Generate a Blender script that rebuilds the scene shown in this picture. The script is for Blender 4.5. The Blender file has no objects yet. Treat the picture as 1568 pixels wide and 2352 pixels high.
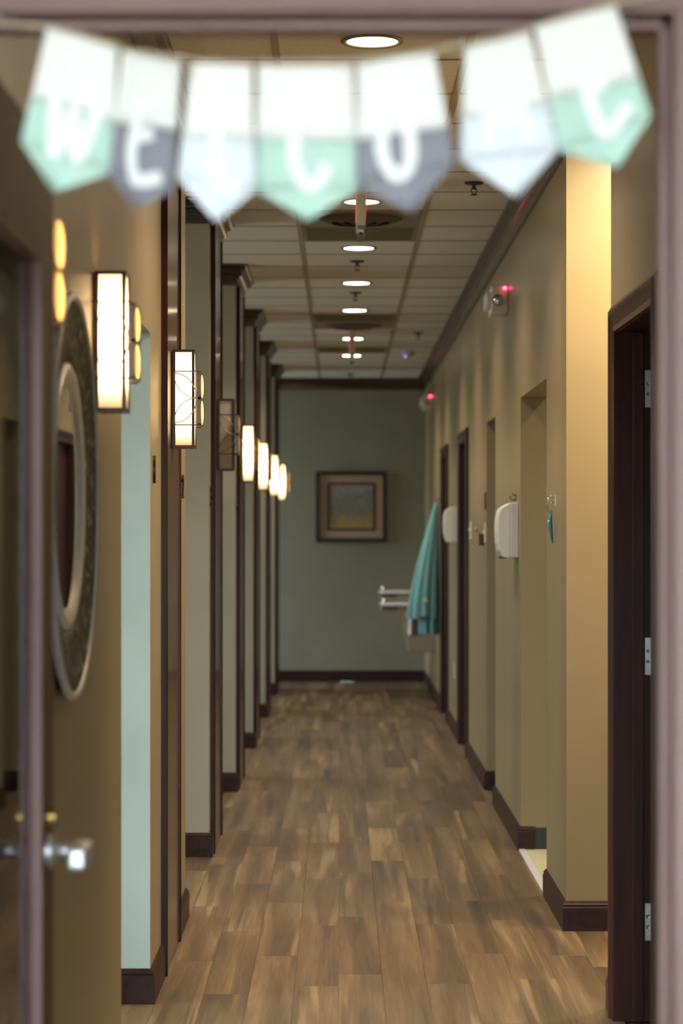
import bpy, bmesh, math, random
from mathutils import Vector, Matrix

random.seed(7)
sc = bpy.context.scene
COL = sc.collection

# ------------------------------------------------------------------ camera
F = 5553.0            # focal length in photo pixels (85 mm on a 24 mm wide frame)
VX, VY = 781.0, 1222.0
H = 1.49              # camera height
CEIL = 3.02
XL, XR = -0.60, 0.845  # corridor wall faces
YEND = 24.1

cam_d = bpy.data.cameras.new('camera')
cam = bpy.data.objects.new('camera', cam_d)
COL.objects.link(cam)
cam.location = (0, 0, H)
cam.rotation_euler = (math.radians(90), 0, 0)
cam_d.sensor_fit = 'HORIZONTAL'
cam_d.sensor_width = 24.0
cam_d.lens = 85.0
cam_d.shift_x = (784 - VX) / 1568.0
cam_d.shift_y = (VY - 1176) / 1568.0
cam_d.clip_start = 0.05
cam_d.clip_end = 100
cam_d.dof.use_dof = True
cam_d.dof.focus_distance = 8.6
cam_d.dof.aperture_fstop = 3.3
sc.camera = cam

# ------------------------------------------------------------------ view + world
sc.view_settings.view_transform = 'Standard'
sc.view_settings.look = 'None'
sc.view_settings.gamma = 1.0
sc.view_settings.use_curve_mapping = False
sc.view_settings.exposure = 1.32
SKY = 11.0
world = bpy.data.worlds.new('world')
sc.world = world
world.use_nodes = True
bg = world.node_tree.nodes['Background']
_wt = world.node_tree
_tc = _wt.nodes.new('ShaderNodeTexCoord'); _sp = _wt.nodes.new('ShaderNodeSeparateXYZ'); _rp = _wt.nodes.new('ShaderNodeValToRGB')
_wt.links.new(_tc.outputs['Generated'], _sp.inputs['Vector']); _wt.links.new(_sp.outputs['Z'], _rp.inputs['Fac'])
_rp.color_ramp.elements[0].position = 0.0; _rp.color_ramp.elements[0].color = (0.27, 0.28, 0.25, 1)     # pavement
_rp.color_ramp.elements[1].position = 0.02; _rp.color_ramp.elements[1].color = (0.86, 0.95, 1.0, 1)     # overcast sky
_wt.links.new(_rp.outputs['Color'], bg.inputs['Color'])
bg.inputs['Strength'].default_value = SKY
sc.cycles.use_denoising = True
sc.cycles.max_bounces = 10
sc.cycles.diffuse_bounces = 6
sc.cycles.glossy_bounces = 4
sc.cycles.transmission_bounces = 6
sc.cycles.transparent_max_bounces = 12
sc.cycles.sample_clamp_indirect = 6.0
sc.cycles.caustics_reflective = False
sc.cycles.caustics_refractive = False

DOWN_E = 12.0         # brightness of the recessed lamp lenses
DOWN_W = 5.4          # power of each recessed lamp
BULB_E = 50.0        # emission of the sconce bulbs

def portal(loc, rot, sx, sy):
    """daylight portal filling a window opening (guides sampling of the sky, adds no light)"""
    l = bpy.data.lights.new('window_portal', 'AREA')
    l.shape = 'RECTANGLE'; l.size = sx; l.size_y = sy
    l.cycles.is_portal = True
    o = bpy.data.objects.new('window_portal', l)
    COL.objects.link(o); o.location = loc; o.rotation_euler = rot
    return o

# ------------------------------------------------------------------ materials
def new_mat(name):
    m = bpy.data.materials.new(name); m.use_nodes = True
    nt = m.node_tree
    return m, nt, nt.nodes['Principled BSDF']

def N(nt, typ, **kw):
    n = nt.nodes.new(typ)
    for k, v in kw.items():
        if k.startswith('_'): setattr(n, k[1:], v)
        else: n.inputs[k].default_value = v
    return n

def ramp(nt, stops):
    r = nt.nodes.new('ShaderNodeValToRGB')
    e = r.color_ramp.elements
    while len(e) < len(stops): e.new(0.5)
    for i, (p, c) in enumerate(stops):
        e[i].position = p; e[i].color = (*c, 1)
    return r

def paint(name, col, rough=0.5, var=0.06, bump=0.06, spec=0.4, coat=0.0):
    m, nt, b = new_mat(name)
    tc = N(nt, 'ShaderNodeNewGeometry')
    n1 = N(nt, 'ShaderNodeTexNoise', Scale=1.7, Detail=3.0)
    n2 = N(nt, 'ShaderNodeTexNoise', Scale=170.0, Detail=2.0)
    nt.links.new(tc.outputs['Position'], n1.inputs['Vector'])
    nt.links.new(tc.outputs['Position'], n2.inputs['Vector'])
    lo = tuple(c * (1 - var) for c in col); hi = tuple(min(1, c * (1 + var)) for c in col)
    r = ramp(nt, [(0.35, lo), (0.65, hi)])
    nt.links.new(n1.outputs['Fac'], r.inputs['Fac'])
    nt.links.new(r.outputs['Color'], b.inputs['Base Color'])
    bp = N(nt, 'ShaderNodeBump', Strength=bump, Distance=0.002)
    nt.links.new(n2.outputs['Fac'], bp.inputs['Height'])
    nt.links.new(bp.outputs['Normal'], b.inputs['Normal'])
    b.inputs['Roughness'].default_value = rough
    b.inputs['Specular IOR Level'].default_value = spec
    b.inputs['Coat Weight'].default_value = coat
    b.inputs['Coat Roughness'].default_value = 0.25
    return m

def plain(name, col, rough=0.5, metal=0.0, spec=0.5, coat=0.0, emit=None, strength=0.0, var=0.06):
    m, nt, b = new_mat(name)
    n1 = N(nt, 'ShaderNodeTexNoise', Scale=60.0, Detail=2.0)
    tc = N(nt, 'ShaderNodeTexCoord')
    nt.links.new(tc.outputs['Object'], n1.inputs['Vector'])
    r = ramp(nt, [(0.3, tuple(c * (1 - var) for c in col)), (0.7, tuple(min(1, c * (1 + var)) for c in col))])
    nt.links.new(n1.outputs['Fac'], r.inputs['Fac'])
    nt.links.new(r.outputs['Color'], b.inputs['Base Color'])
    b.inputs['Roughness'].default_value = rough
    b.inputs['Metallic'].default_value = metal
    b.inputs['Specular IOR Level'].default_value = spec
    b.inputs['Coat Weight'].default_value = coat
    b.inputs['Coat Roughness'].default_value = 0.12
    if emit:
        b.inputs['Emission Color'].default_value = (*emit, 1)
        b.inputs['Emission Strength'].default_value = strength
    return m

def wood(name, dark, light, scale, rough=0.3, coat=0.5, coat_r=0.15, spec=0.5):
    m, nt, b = new_mat(name)
    g = N(nt, 'ShaderNodeNewGeometry')
    mp = N(nt, 'ShaderNodeMapping'); mp.inputs['Scale'].default_value = scale
    nt.links.new(g.outputs['Position'], mp.inputs['Vector'])
    n1 = N(nt, 'ShaderNodeTexNoise', Scale=1.0, Detail=6.0, Roughness=0.6, Distortion=0.4)
    nt.links.new(mp.outputs['Vector'], n1.inputs['Vector'])
    r = ramp(nt, [(0.3, dark), (0.7, light)])
    nt.links.new(n1.outputs['Fac'], r.inputs['Fac'])
    nt.links.new(r.outputs['Color'], b.inputs['Base Color'])
    b.inputs['Roughness'].default_value = rough
    b.inputs['Coat Weight'].default_value = coat
    b.inputs['Coat Roughness'].default_value = coat_r
    b.inputs['Specular IOR Level'].default_value = spec
    return m

M = {}
M['tan'] = paint('tan wall paint', (0.285, 0.217, 0.120), rough=0.36, spec=0.42)
M['greige'] = paint('taupe wall paint', (0.37, 0.335, 0.275), rough=0.5)
M['mint'] = paint('pale mint wall paint', (0.50, 0.56, 0.52), rough=0.5)
M['sage'] = paint('sage wall paint', (0.315, 0.315, 0.252), rough=0.5)
M['white_wall'] = paint('off white wall paint', (0.75, 0.74, 0.71), rough=0.6)
M['mahogany'] = wood('mahogany upright', (0.012, 0.004, 0.003), (0.055, 0.014, 0.010), (28, 28, 1.6), 0.4, 0.06, 0.16, 0.22)
M['mahogany_y'] = wood('mahogany lengthwise', (0.012, 0.0045, 0.004), (0.045, 0.014, 0.010), (28, 1.6, 28), 0.42, 0.06, 0.2, 0.22)
M['crown_wood'] = wood('mahogany crown', (0.018, 0.008, 0.006), (0.06, 0.024, 0.015), (28, 1.6, 28), 0.3, 0.45, 0.18)
M['mahogany_x'] = wood('mahogany crosswise', (0.012, 0.0045, 0.004), (0.05, 0.015, 0.011), (1.6, 28, 28), 0.4, 0.06, 0.16, 0.22)
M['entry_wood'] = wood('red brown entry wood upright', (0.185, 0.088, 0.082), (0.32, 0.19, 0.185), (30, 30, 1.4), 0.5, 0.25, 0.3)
M['entry_wood_x'] = wood('red brown entry wood crosswise', (0.185, 0.088, 0.082), (0.32, 0.19, 0.185), (1.4, 30, 30), 0.5, 0.25, 0.3)
M['leaf_wood'] = wood('brown door wood', (0.12, 0.050, 0.024), (0.22, 0.105, 0.055), (30, 30, 1.4), 0.5, 0.0, 0.25, 0.2)
M['panel_wood'] = wood('brown panel wood', (0.05, 0.024, 0.012), (0.10, 0.05, 0.024), (24, 14, 0.9), 0.3, 0.5, 0.10)
M['bronze'] = plain('dark bronze', (0.07, 0.05, 0.042), 0.38, 0.8)
M['bronze_plate'] = plain('brushed bronze', (0.20, 0.165, 0.145), 0.36, 0.9)
M['champagne'] = plain('champagne wire', (0.24, 0.19, 0.15), 0.45, 0.6)
M['steel'] = plain('brushed steel', (0.60, 0.60, 0.58), 0.32, 1.0)
M['chrome'] = plain('chrome', (0.80, 0.80, 0.82), 0.10, 1.0)
M['satin'] = plain('satin nickel', (0.86, 0.86, 0.88), 0.42, 0.85)
M['screw'] = plain('screw steel', (0.26, 0.25, 0.24), 0.4, 1.0)
M['white_plastic'] = plain('white plastic', (0.74, 0.73, 0.70), 0.38, var=0.015)
M['grey_plastic'] = plain('light grey plastic', (0.60, 0.59, 0.60), 0.4, var=0.015)
M['ivory'] = plain('ivory plastic', (0.72, 0.66, 0.52), 0.4)
M['black'] = plain('black enamel', (0.012, 0.012, 0.012), 0.4)
M['dark_grey'] = plain('dark grey metal', (0.06, 0.052, 0.045), 0.6)
M['cone_metal'] = plain('dark brown metal', (0.11, 0.092, 0.075), 0.6)  # dark brown finish of the diffuser cones
M['tile_metal'] = plain('tan painted metal', (0.30, 0.265, 0.19), 0.55)
M['grid_white'] = plain('painted grid steel', (0.42, 0.375, 0.29), 0.5)
M['red_led'] = plain('red indicator', (0.9, 0.05, 0.08), 0.3, emit=(1.0, 0.03, 0.10), strength=9.0)
M['red_letter'] = plain('red lit letters', (0.9, 0.05, 0.03), 0.3, emit=(1.0, 0.06, 0.03), strength=0.22)
M['blue_led'] = plain('blue indicator', (0.1, 0.1, 0.9), 0.3, emit=(0.25, 0.2, 1.0), strength=2.0)
M['lamp_lens'] = plain('lit lamp lens', (0.9, 0.9, 0.88), 0.4, emit=(1.0, 0.82, 0.60), strength=DOWN_E)
M['lamp_lens_strong'] = plain('lit flood lamp lens', (0.9, 0.9, 0.88), 0.4, emit=(1.0, 0.86, 0.60), strength=DOWN_E)
M['bulb'] = plain('lit bulb', (0.9, 0.85, 0.7), 0.4, emit=(1.0, 0.70, 0.40), strength=BULB_E)
M['bulb_off'] = plain('unlit bulb', (0.8, 0.78, 0.72), 0.3)
M['flag_white'] = plain('white card', (0.90, 0.885, 0.885), 0.8, var=0.015)
M['flag_mint'] = plain('mint card', (0.52, 0.73, 0.66), 0.8, var=0.015)
M['flag_grey'] = plain('slate grey card', (0.27, 0.27, 0.33), 0.8, var=0.015)
M['flag_blue'] = plain('pale blue card', (0.79, 0.84, 0.93), 0.8, var=0.015)
M['flag_letter'] = plain('white letter print', (0.90, 0.91, 0.94), 0.8, var=0.015)
M['twine'] = plain('jute twine', (0.50, 0.42, 0.30), 0.9)
M['green_base'] = plain('dark green vinyl', (0.02, 0.03, 0.026), 0.5)
M['tile_floor'] = paint('cream floor vinyl', (0.62, 0.56, 0.36), rough=0.4)
M['threshold'] = plain('pale threshold strip', (0.62, 0.62, 0.64), 0.4)
M['mat'] = plain('pinkish mat board', (0.54, 0.37, 0.28), 0.8)
M['teal'] = plain('teal cloth', (0.16, 0.40, 0.45), 0.8)
M['teal_dark'] = plain('teal plastic', (0.05, 0.22, 0.27), 0.35)
M['fountain'] = plain('fountain enamel', (0.29, 0.255, 0.22), 0.42)
M['fountain_top'] = plain('fountain stainless top', (0.60, 0.54, 0.56), 0.3, 0.7)
M['ext'] = paint('exterior wall finish', (0.55, 0.54, 0.50), rough=0.7)

def ceiling_tile_mat():
    m, nt, b = new_mat('mineral fibre tile')
    g = N(nt, 'ShaderNodeNewGeometry')
    n = N(nt, 'ShaderNodeTexNoise', Scale=55.0, Detail=4.0, Roughness=0.7)
    v = N(nt, 'ShaderNodeTexVoronoi', Scale=110.0)
    nt.links.new(g.outputs['Position'], n.inputs['Vector'])
    nt.links.new(g.outputs['Position'], v.inputs['Vector'])
    r = ramp(nt, [(0.25, (0.78, 0.775, 0.785)), (0.6, (0.88, 0.875, 0.885))])
    nt.links.new(n.outputs['Fac'], r.inputs['Fac'])
    nt.links.new(r.outputs['Color'], b.inputs['Base Color'])
    bp = N(nt, 'ShaderNodeBump', Strength=0.3, Distance=0.003)
    nt.links.new(v.outputs['Distance'], bp.inputs['Height'])
    nt.links.new(bp.outputs['Normal'], b.inputs['Normal'])
    b.inputs['Roughness'].default_value = 0.75
    return m
M['ctile'] = ceiling_tile_mat()

def plank_mat():
    m, nt, b = new_mat('plank floor')
    g = N(nt, 'ShaderNodeNewGeometry')
    oi = N(nt, 'ShaderNodeObjectInfo')
    off = N(nt, 'ShaderNodeVectorMath', _operation='SCALE'); off.inputs[0].default_value = (37, 53, 11)
    nt.links.new(oi.outputs['Random'], off.inputs['Scale'])
    add = N(nt, 'ShaderNodeVectorMath', _operation='ADD')
    nt.links.new(g.outputs['Position'], add.inputs[0]); nt.links.new(off.outputs['Vector'], add.inputs[1])
    # broad figure: slow swirls stretched along the plank
    mp = N(nt, 'ShaderNodeMapping'); mp.inputs['Scale'].default_value = (11.0, 0.45, 1)
    nt.links.new(add.outputs['Vector'], mp.inputs['Vector'])
    n1 = N(nt, 'ShaderNodeTexNoise', Scale=1.0, Detail=5.0, Roughness=0.55, Distortion=0.7)
    nt.links.new(mp.outputs['Vector'], n1.inputs['Vector'])
    # fine grain
    mp2 = N(nt, 'ShaderNodeMapping'); mp2.inputs['Scale'].default_value = (150, 5, 1)
    nt.links.new(add.outputs['Vector'], mp2.inputs['Vector'])
    n2 = N(nt, 'ShaderNodeTexNoise', Scale=1.0, Detail=3.0, Distortion=0.5)
    nt.links.new(mp2.outputs['Vector'], n2.inputs['Vector'])
    r1 = ramp(nt, [(0.26, (0.045, 0.027, 0.015)), (0.44, (0.115, 0.070, 0.035)), (0.58, (0.18, 0.113, 0.056)), (0.74, (0.33, 0.225, 0.115))])
    nt.links.new(n1.outputs['Fac'], r1.inputs['Fac'])
    # sapwood streaks
    mp3 = N(nt, 'ShaderNodeMapping'); mp3.inputs['Scale'].default_value = (15, 0.32, 1)
    nt.links.new(add.outputs['Vector'], mp3.inputs['Vector'])
    n3 = N(nt, 'ShaderNodeTexNoise', Scale=1.0, Detail=2.0, Distortion=0.5)
    nt.links.new(mp3.outputs['Vector'], n3.inputs['Vector'])
    r3 = ramp(nt, [(0.62, (0, 0, 0)), (0.68, (1, 1, 1))])
    nt.links.new(n3.outputs['Fac'], r3.inputs['Fac'])
    mx = N(nt, 'ShaderNodeMixRGB', _blend_type='MIX'); mx.inputs['Color2'].default_value = (0.42, 0.29, 0.14, 1)
    sm = N(nt, 'ShaderNodeMath', _operation='MULTIPLY'); sm.inputs[1].default_value = 0.5
    nt.links.new(r3.outputs['Color'], sm.inputs[0])
    nt.links.new(sm.outputs['Value'], mx.inputs['Fac']); nt.links.new(r1.outputs['Color'], mx.inputs['Color1'])
    # per-plank tone and grain
    mr = N(nt, 'ShaderNodeMapRange'); mr.inputs['To Min'].default_value = 0.88; mr.inputs['To Max'].default_value = 1.1
    nt.links.new(oi.outputs['Random'], mr.inputs['Value'])
    gr = N(nt, 'ShaderNodeMapRange'); gr.inputs['From Min'].default_value = 0.3; gr.inputs['From Max'].default_value = 0.7
    gr.inputs['To Min'].default_value = 0.70; gr.inputs['To Max'].default_value = 1.05
    nt.links.new(n2.outputs['Fac'], gr.inputs['Value'])
    mu = N(nt, 'ShaderNodeMath', _operation='MULTIPLY')
    nt.links.new(mr.outputs['Result'], mu.inputs[0]); nt.links.new(gr.outputs['Result'], mu.inputs[1])
    vm = N(nt, 'ShaderNodeVectorMath', _operation='SCALE')
    nt.links.new(mx.outputs['Color'], vm.inputs[0]); nt.links.new(mu.outputs['Value'], vm.inputs['Scale'])
    nt.links.new(vm.outputs['Vector'], b.inputs['Base Color'])
    bp = N(nt, 'ShaderNodeBump', Strength=0.35, Distance=0.0015)
    nt.links.new(n2.outputs['Fac'], bp.inputs['Height'])
    nt.links.new(bp.outputs['Normal'], b.inputs['Normal'])
    b.inputs['Roughness'].default_value = 0.42
    b.inputs['Specular IOR Level'].default_value = 0.5
    return m
M['plank'] = plank_mat()

def glass_mat(name, tint, ior=1.5):
    m = bpy.data.materials.new(name); m.use_nodes = True
    nt = m.node_tree; nt.nodes.clear()
    out = nt.nodes.new('ShaderNodeOutputMaterial')
    tr = N(nt, 'ShaderNodeBsdfTransparent'); tr.inputs['Color'].default_value = (*tint, 1)
    gl = N(nt, 'ShaderNodeBsdfGlossy'); gl.inputs['Roughness'].default_value = 0.03
    fr = N(nt, 'ShaderNodeFresnel'); fr.inputs['IOR'].default_value = ior
    mx = N(nt, 'ShaderNodeMixShader')
    nt.links.new(fr.outputs['Fac'], mx.inputs['Fac'])
    nt.links.new(tr.outputs['BSDF'], mx.inputs[1]); nt.links.new(gl.outputs['BSDF'], mx.inputs[2])
    nt.links.new(mx.outputs['Shader'], out.inputs['Surface'])
    return m
M['glass'] = glass_mat('window glass', (0.95, 0.98, 0.98))
M['dimming'] = glass_mat('window glass with added dimming tint', (0.56, 0.59, 0.56))  # pane tint added to hold back daylight from the unseen side windows
M['slight_dimming'] = glass_mat('window glass with slight added dimming tint', (0.72, 0.76, 0.74))  # weaker added tint, lets more daylight onto the mint wall
M['door_glass'] = glass_mat('door glass', (0.92, 0.90, 0.87), 1.22)
M['clear'] = glass_mat('clear acrylic', (0.92, 0.92, 0.88))

def lamp_glass(name, lit):
    m = bpy.data.materials.new(name); m.use_nodes = True
    nt = m.node_tree; nt.nodes.clear()
    out = nt.nodes.new('ShaderNodeOutputMaterial')
    tc = nt.nodes.new('ShaderNodeTexCoord')
    nz = N(nt, 'ShaderNodeTexNoise', Scale=18.0, Detail=2.0)
    nt.links.new(tc.outputs['Object'], nz.inputs['Vector'])
    r = ramp(nt, [(0.3, (0.80, 0.74, 0.62)), (0.7, (0.90, 0.86, 0.76))] if lit else [(0.3, (0.90, 0.62, 0.30)), (0.7, (0.95, 0.72, 0.42))])
    nt.links.new(nz.outputs['Fac'], r.inputs['Fac'])
    tl = nt.nodes.new('ShaderNodeBsdfTranslucent'); df = nt.nodes.new('ShaderNodeBsdfDiffuse')
    nt.links.new(r.outputs['Color'], tl.inputs['Color']); nt.links.new(r.outputs['Color'], df.inputs['Color'])
    mx = N(nt, 'ShaderNodeMixShader', Fac=0.35)
    nt.links.new(tl.outputs['BSDF'], mx.inputs[1]); nt.links.new(df.outputs['BSDF'], mx.inputs[2])
    nt.links.new(mx.outputs['Shader'], out.inputs['Surface'])
    return m
M['amber_glass'] = lamp_glass('amber lamp glass', False)
M['lamp_glass'] = lamp_glass('frosted lamp glass', True)

def mosaic_mat():
    m, nt, b = new_mat('mosaic mirror band')
    tc = nt.nodes.new('ShaderNodeTexCoord')
    v = N(nt, 'ShaderNodeTexVoronoi', Scale=55.0)
    nt.links.new(tc.outputs['Object'], v.inputs['Vector'])
    sx = nt.nodes.new('ShaderNodeSeparateColor')
    nt.links.new(v.outputs['Color'], sx.inputs['Color'])
    r = ramp(nt, [(0.0, (0.012, 0.010, 0.012)), (0.5, (0.03, 0.022, 0.016)), (0.7, (0.07, 0.045, 0.018)), (0.86, (0.05, 0.055, 0.028)), (1.0, (0.30, 0.30, 0.22))])
    nt.links.new(sx.outputs['Red'], r.inputs['Fac'])
    nt.links.new(r.outputs['Color'], b.inputs['Base Color'])
    bp = N(nt, 'ShaderNodeBump', Strength=0.7, Distance=0.004)
    nt.links.new(v.outputs['Distance'], bp.inputs['Height'])
    nt.links.new(bp.outputs['Normal'], b.inputs['Normal'])
    b.inputs['Metallic'].default_value = 0.0; b.inputs['Roughness'].default_value = 0.5; b.inputs['Specular IOR Level'].default_value = 0.25
    return m
M['mosaic'] = mosaic_mat()
M['mirror'] = plain('mirror glass', (0.82, 0.84, 0.84), 0.02, 1.0)
M['pewter'] = plain('pewter rim', (0.72, 0.72, 0.73), 0.32, 0.4)

def art_mat():
    m, nt, b = new_mat('abstract landscape print')
    tc = nt.nodes.new('ShaderNodeTexCoord')
    n = N(nt, 'ShaderNodeTexNoise', Scale=13.0, Detail=6.0, Roughness=0.7, Distortion=1.6)
    nt.links.new(tc.outputs['Object'], n.inputs['Vector'])
    sep = nt.nodes.new('ShaderNodeSeparateXYZ'); nt.links.new(tc.outputs['Object'], sep.inputs['Vector'])
    # lower area ochre, upper area blue grey, broken up by noise
    ad = N(nt, 'ShaderNodeMath', _operation='MULTIPLY_ADD'); ad.inputs[1].default_value = 0.8; ad.inputs[2].default_value = 0.0
    nt.links.new(sep.outputs['Z'], ad.inputs[0])
    a2 = N(nt, 'ShaderNodeMath', _operation='ADD'); nt.links.new(ad.outputs['Value'], a2.inputs[0]); nt.links.new(n.outputs['Fac'], a2.inputs[1])
    r = ramp(nt, [(0.30, (0.50, 0.34, 0.12)), (0.42, (0.36, 0.28, 0.18)), (0.50, (0.20, 0.20, 0.20)), (0.58, (0.27, 0.31, 0.36)), (0.70, (0.42, 0.37, 0.34))])
    nt.links.new(a2.outputs['Value'], r.inputs['Fac'])
    nt.links.new(r.outputs['Color'], b.inputs['Base Color'])
    b.inputs['Roughness'].default_value = 0.5
    return m
M['art'] = art_mat()

# ------------------------------------------------------------------ mesh helpers
class MB:
    def __init__(s): s.v = []; s.f = []
    def box(s, x0, x1, y0, y1, z0, z1):
        b = len(s.v)
        s.v += [(x0, y0, z0), (x1, y0, z0), (x1, y1, z0), (x0, y1, z0), (x0, y0, z1), (x1, y0, z1), (x1, y1, z1), (x0, y1, z1)]
        s.f += [tuple(b + i for i in q) for q in ((0, 3, 2, 1), (4, 5, 6, 7), (0, 1, 5, 4), (1, 2, 6, 5), (2, 3, 7, 6), (3, 0, 4, 7))]
        return s
    def tube(s, pts, r, n=8, closed=False):
        pts = [Vector(p) for p in pts]; b0 = len(s.v); k = len(pts)
        ref = None
        for i, p in enumerate(pts):
            a = pts[(i - 1) % k] if (closed or i > 0) else p
            c = pts[(i + 1) % k] if (closed or i < k - 1) else p
            t = (c - a).normalized()
            if ref is None:
                ref = t.orthogonal().normalized()
            ref = (ref - t * ref.dot(t)).normalized(); bi = t.cross(ref)
            rr = r[i] if isinstance(r, (list, tuple)) else r
            for j in range(n):
                an = 2 * math.pi * j / n
                s.v.append(tuple(p + ref * (math.cos(an) * rr) + bi * (math.sin(an) * rr)))
        for i in range(k if closed else k - 1):
            for j in range(n):
                a = b0 + i * n + j; b = b0 + i * n + (j + 1) % n
                i2 = (i + 1) % k
                s.f.append((a, b, b0 + i2 * n + (j + 1) % n, b0 + i2 * n + j))
        if not closed:
            s.f.append(tuple(b0 + j for j in range(n))[::-1]); s.f.append(tuple(b0 + (k - 1) * n + j for j in range(n)))
        return s
    def lathe(s, prof, mapf, n=48, cap_first=False, cap_last=False):
        b0 = len(s.v); k = len(prof)
        for (r, h) in prof:
            for j in range(n):
                an = 2 * math.pi * j / n
                s.v.append(tuple(mapf(r * math.cos(an), r * math.sin(an), h)))
        for i in range(k - 1):
            for j in range(n):
                s.f.append((b0 + i * n + j, b0 + i * n + (j + 1) % n, b0 + (i + 1) * n + (j + 1) % n, b0 + (i + 1) * n + j))
        if cap_first: s.f.append(tuple(b0 + j for j in range(n)))
        if cap_last: s.f.append(tuple(b0 + (k - 1) * n + j for j in range(n)))
        return s
    def sweep(s, path, prof, mapf, closed=False):
        """profile (offset along path normal, height) carried along a 2D path with mitred corners"""
        b0 = len(s.v); k = len(path); m = len(prof)
        P = [Vector(p) for p in path]
        for i, p in enumerate(P):
            a = P[i] - P[i - 1] if (i > 0 or closed) else P[1] - P[0]
            c = P[(i + 1) % k] - P[i] if (i < k - 1 or closed) else P[-1] - P[-2]
            na = Vector((-a.y, a.x)).normalized(); nc = Vector((-c.y, c.x)).normalized()
            n = (na + nc).normalized(); n = n / max(0.2, n.dot(na))
            for (o, w) in prof:
                q = p + n * o
                s.v.append(tuple(mapf(q.x, q.y, w)))
        for i in range(k if closed else k - 1):
            i2 = (i + 1) % k
            for j in range(m):
                j2 = (j + 1) % m
                s.f.append((b0 + i * m + j, b0 + i2 * m + j, b0 + i2 * m + j2, b0 + i * m + j2))
        if not closed:
            s.f.append(tuple(b0 + j for j in range(m))); s.f.append(tuple(b0 + (k - 1) * m + j for j in range(m)))
        return s
    def prism(s, poly, mapf, w0, w1):
        b0 = len(s.v); k = len(poly)
        for w in (w0, w1):
            for (u, v) in poly: s.v.append(tuple(mapf(u, v, w)))
        s.f.append(tuple(b0 + i for i in range(k))); s.f.append(tuple(b0 + k + i for i in range(k))[::-1])
        for i in range(k):
            j = (i + 1) % k
            s.f.append((b0 + i, b0 + k + i, b0 + k + j, b0 + j))
        return s
    def mesh(s, name, bevel=0.0, segs=2, smooth=False):
        me = bpy.data.meshes.new(name)
        bm = bmesh.new()
        vs = [bm.verts.new(v) for v in s.v]
        for f in s.f:
            try: bm.faces.new([vs[i] for i in f])
            except ValueError: pass
        bmesh.ops.recalc_face_normals(bm, faces=bm.faces)
        if bevel:
            ed = [e for e in bm.edges if len(e.link_faces) == 2 and e.calc_face_angle(0) > 0.6]
            bmesh.ops.bevel(bm, geom=ed, offset=bevel, segments=segs, profile=0.5, affect='EDGES')
        bm.to_mesh(me); bm.free()
        if smooth:
            for p in me.polygons: p.use_smooth = True
        return me
    def obj(s, name, mat, parent=None, bevel=0.0, segs=2, smooth=False):
        return link(name, s.mesh(name, bevel, segs, smooth), mat, parent)

def link(name, me, mat, parent=None):
    o = bpy.data.objects.new(name, me); COL.objects.link(o)
    if mat is not None and len(me.materials) == 0:
        me.materials.append(M[mat] if isinstance(mat, str) else mat)
    if parent is not None:
        o.parent = parent
    return o

def tag(o, label, cat, group=None, kind=None):
    o['label'] = label; o['category'] = cat
    if group: o['group'] = group
    if kind: o['kind'] = kind
    return o

def empty(name, loc=(0, 0, 0)):
    o = bpy.data.objects.new(name, None); COL.objects.link(o); o.location = loc; o.empty_display_size = 0.05
    return o

def struct(o, label, cat):
    return tag(o, label, cat, kind='structure')

def bx(*a): return MB().box(*a)
XY = lambda u, v, w: (u, v, w)            # path on the floor plan, w = height

def at(px, py, d):                        # photo pixel -> point at distance d along the corridor
    return Vector(((px - VX) * d / F, d, H - (py - VY) * d / F))

# ------------------------------------------------------------------ floor
floor = bx(-3.6, 2.7, -4.1, YEND + 0.2, -0.12, -0.006).obj('floor', 'plank')
struct(floor, 'brown wood plank floor running the length of the corridor', 'floor')
PW, PL = 0.145, 1.22
pm = bx(-PW / 2 + .0002, PW / 2 - .0002, -PL / 2 + .0002, PL / 2 - .0002, -0.008, 0).mesh('plank', bevel=0.0005, segs=1)
def plank(x, y0, y1):
    o = link('plank', pm, 'plank', floor)
    o.location = (x, (y0 + y1) / 2, 0); o.scale = (1, (y1 - y0) / PL, 1)
for c in range(11):
    x = -0.73 + PW * (c + 0.5)
    y = 6.15 - random.random() * PL
    while y < YEND:
        y1 = min(y + PL, YEND)
        if y1 - y > 0.1: plank(x, y, y1)
        y = y1
for c in range(3):
    y = 7.0 + random.random() * 0.7
    while y < 9.04:
        y1 = min(y + PL, 9.04)
        if y1 - y > 0.1: plank(0.865 + PW * (c + 0.5), max(y, 7.56), y1)
        y = y1

# ------------------------------------------------------------------ ceiling
ceiling = bx(-3.6, 2.7, -4.1, YEND + 0.2, CEIL + 0.02, CEIL + 0.12).obj('ceiling', 'ctile')
struct(ceiling, 'suspended ceiling of pale mineral fibre tiles in a metal grid', 'ceiling')
T = 0.61
def ty(k): return 11.50 + T * k
K0, K1 = -8, 20
cols = [-2.035, -1.425, -0.815, -0.205, 0.405]
tm = bx(-T / 2 + .011, T / 2 - .011, -T / 2 + .006, T / 2 - .006, 0.003, 0.02).mesh('ceiling_tile', bevel=0.002, segs=1)
tmr = bx(-T / 2 + .011, 0.135, -T / 2 + .006, T / 2 - .006, 0.003, 0.02).mesh('ceiling_tile_cut', bevel=0.002, segs=1)
special = {0: 'diffuser', 1: 'grille', 9: 'grille', 10: 'diffuser', 14: 'grille'}
for k in range(K0, K1 + 1):
    for ci, cx in enumerate(cols):
        if ci == 3 and k in special: continue
        o = link('ceiling_tile', tmr if ci == 4 else tm, 'ctile', ceiling)
        o.location = (cx + T / 2, ty(k) + T / 2, CEIL)
gm = bx(-0.012, 0.012, 0, T * (K1 - K0 + 1), -0.001, 0.006).mesh('grid_runner')
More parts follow.
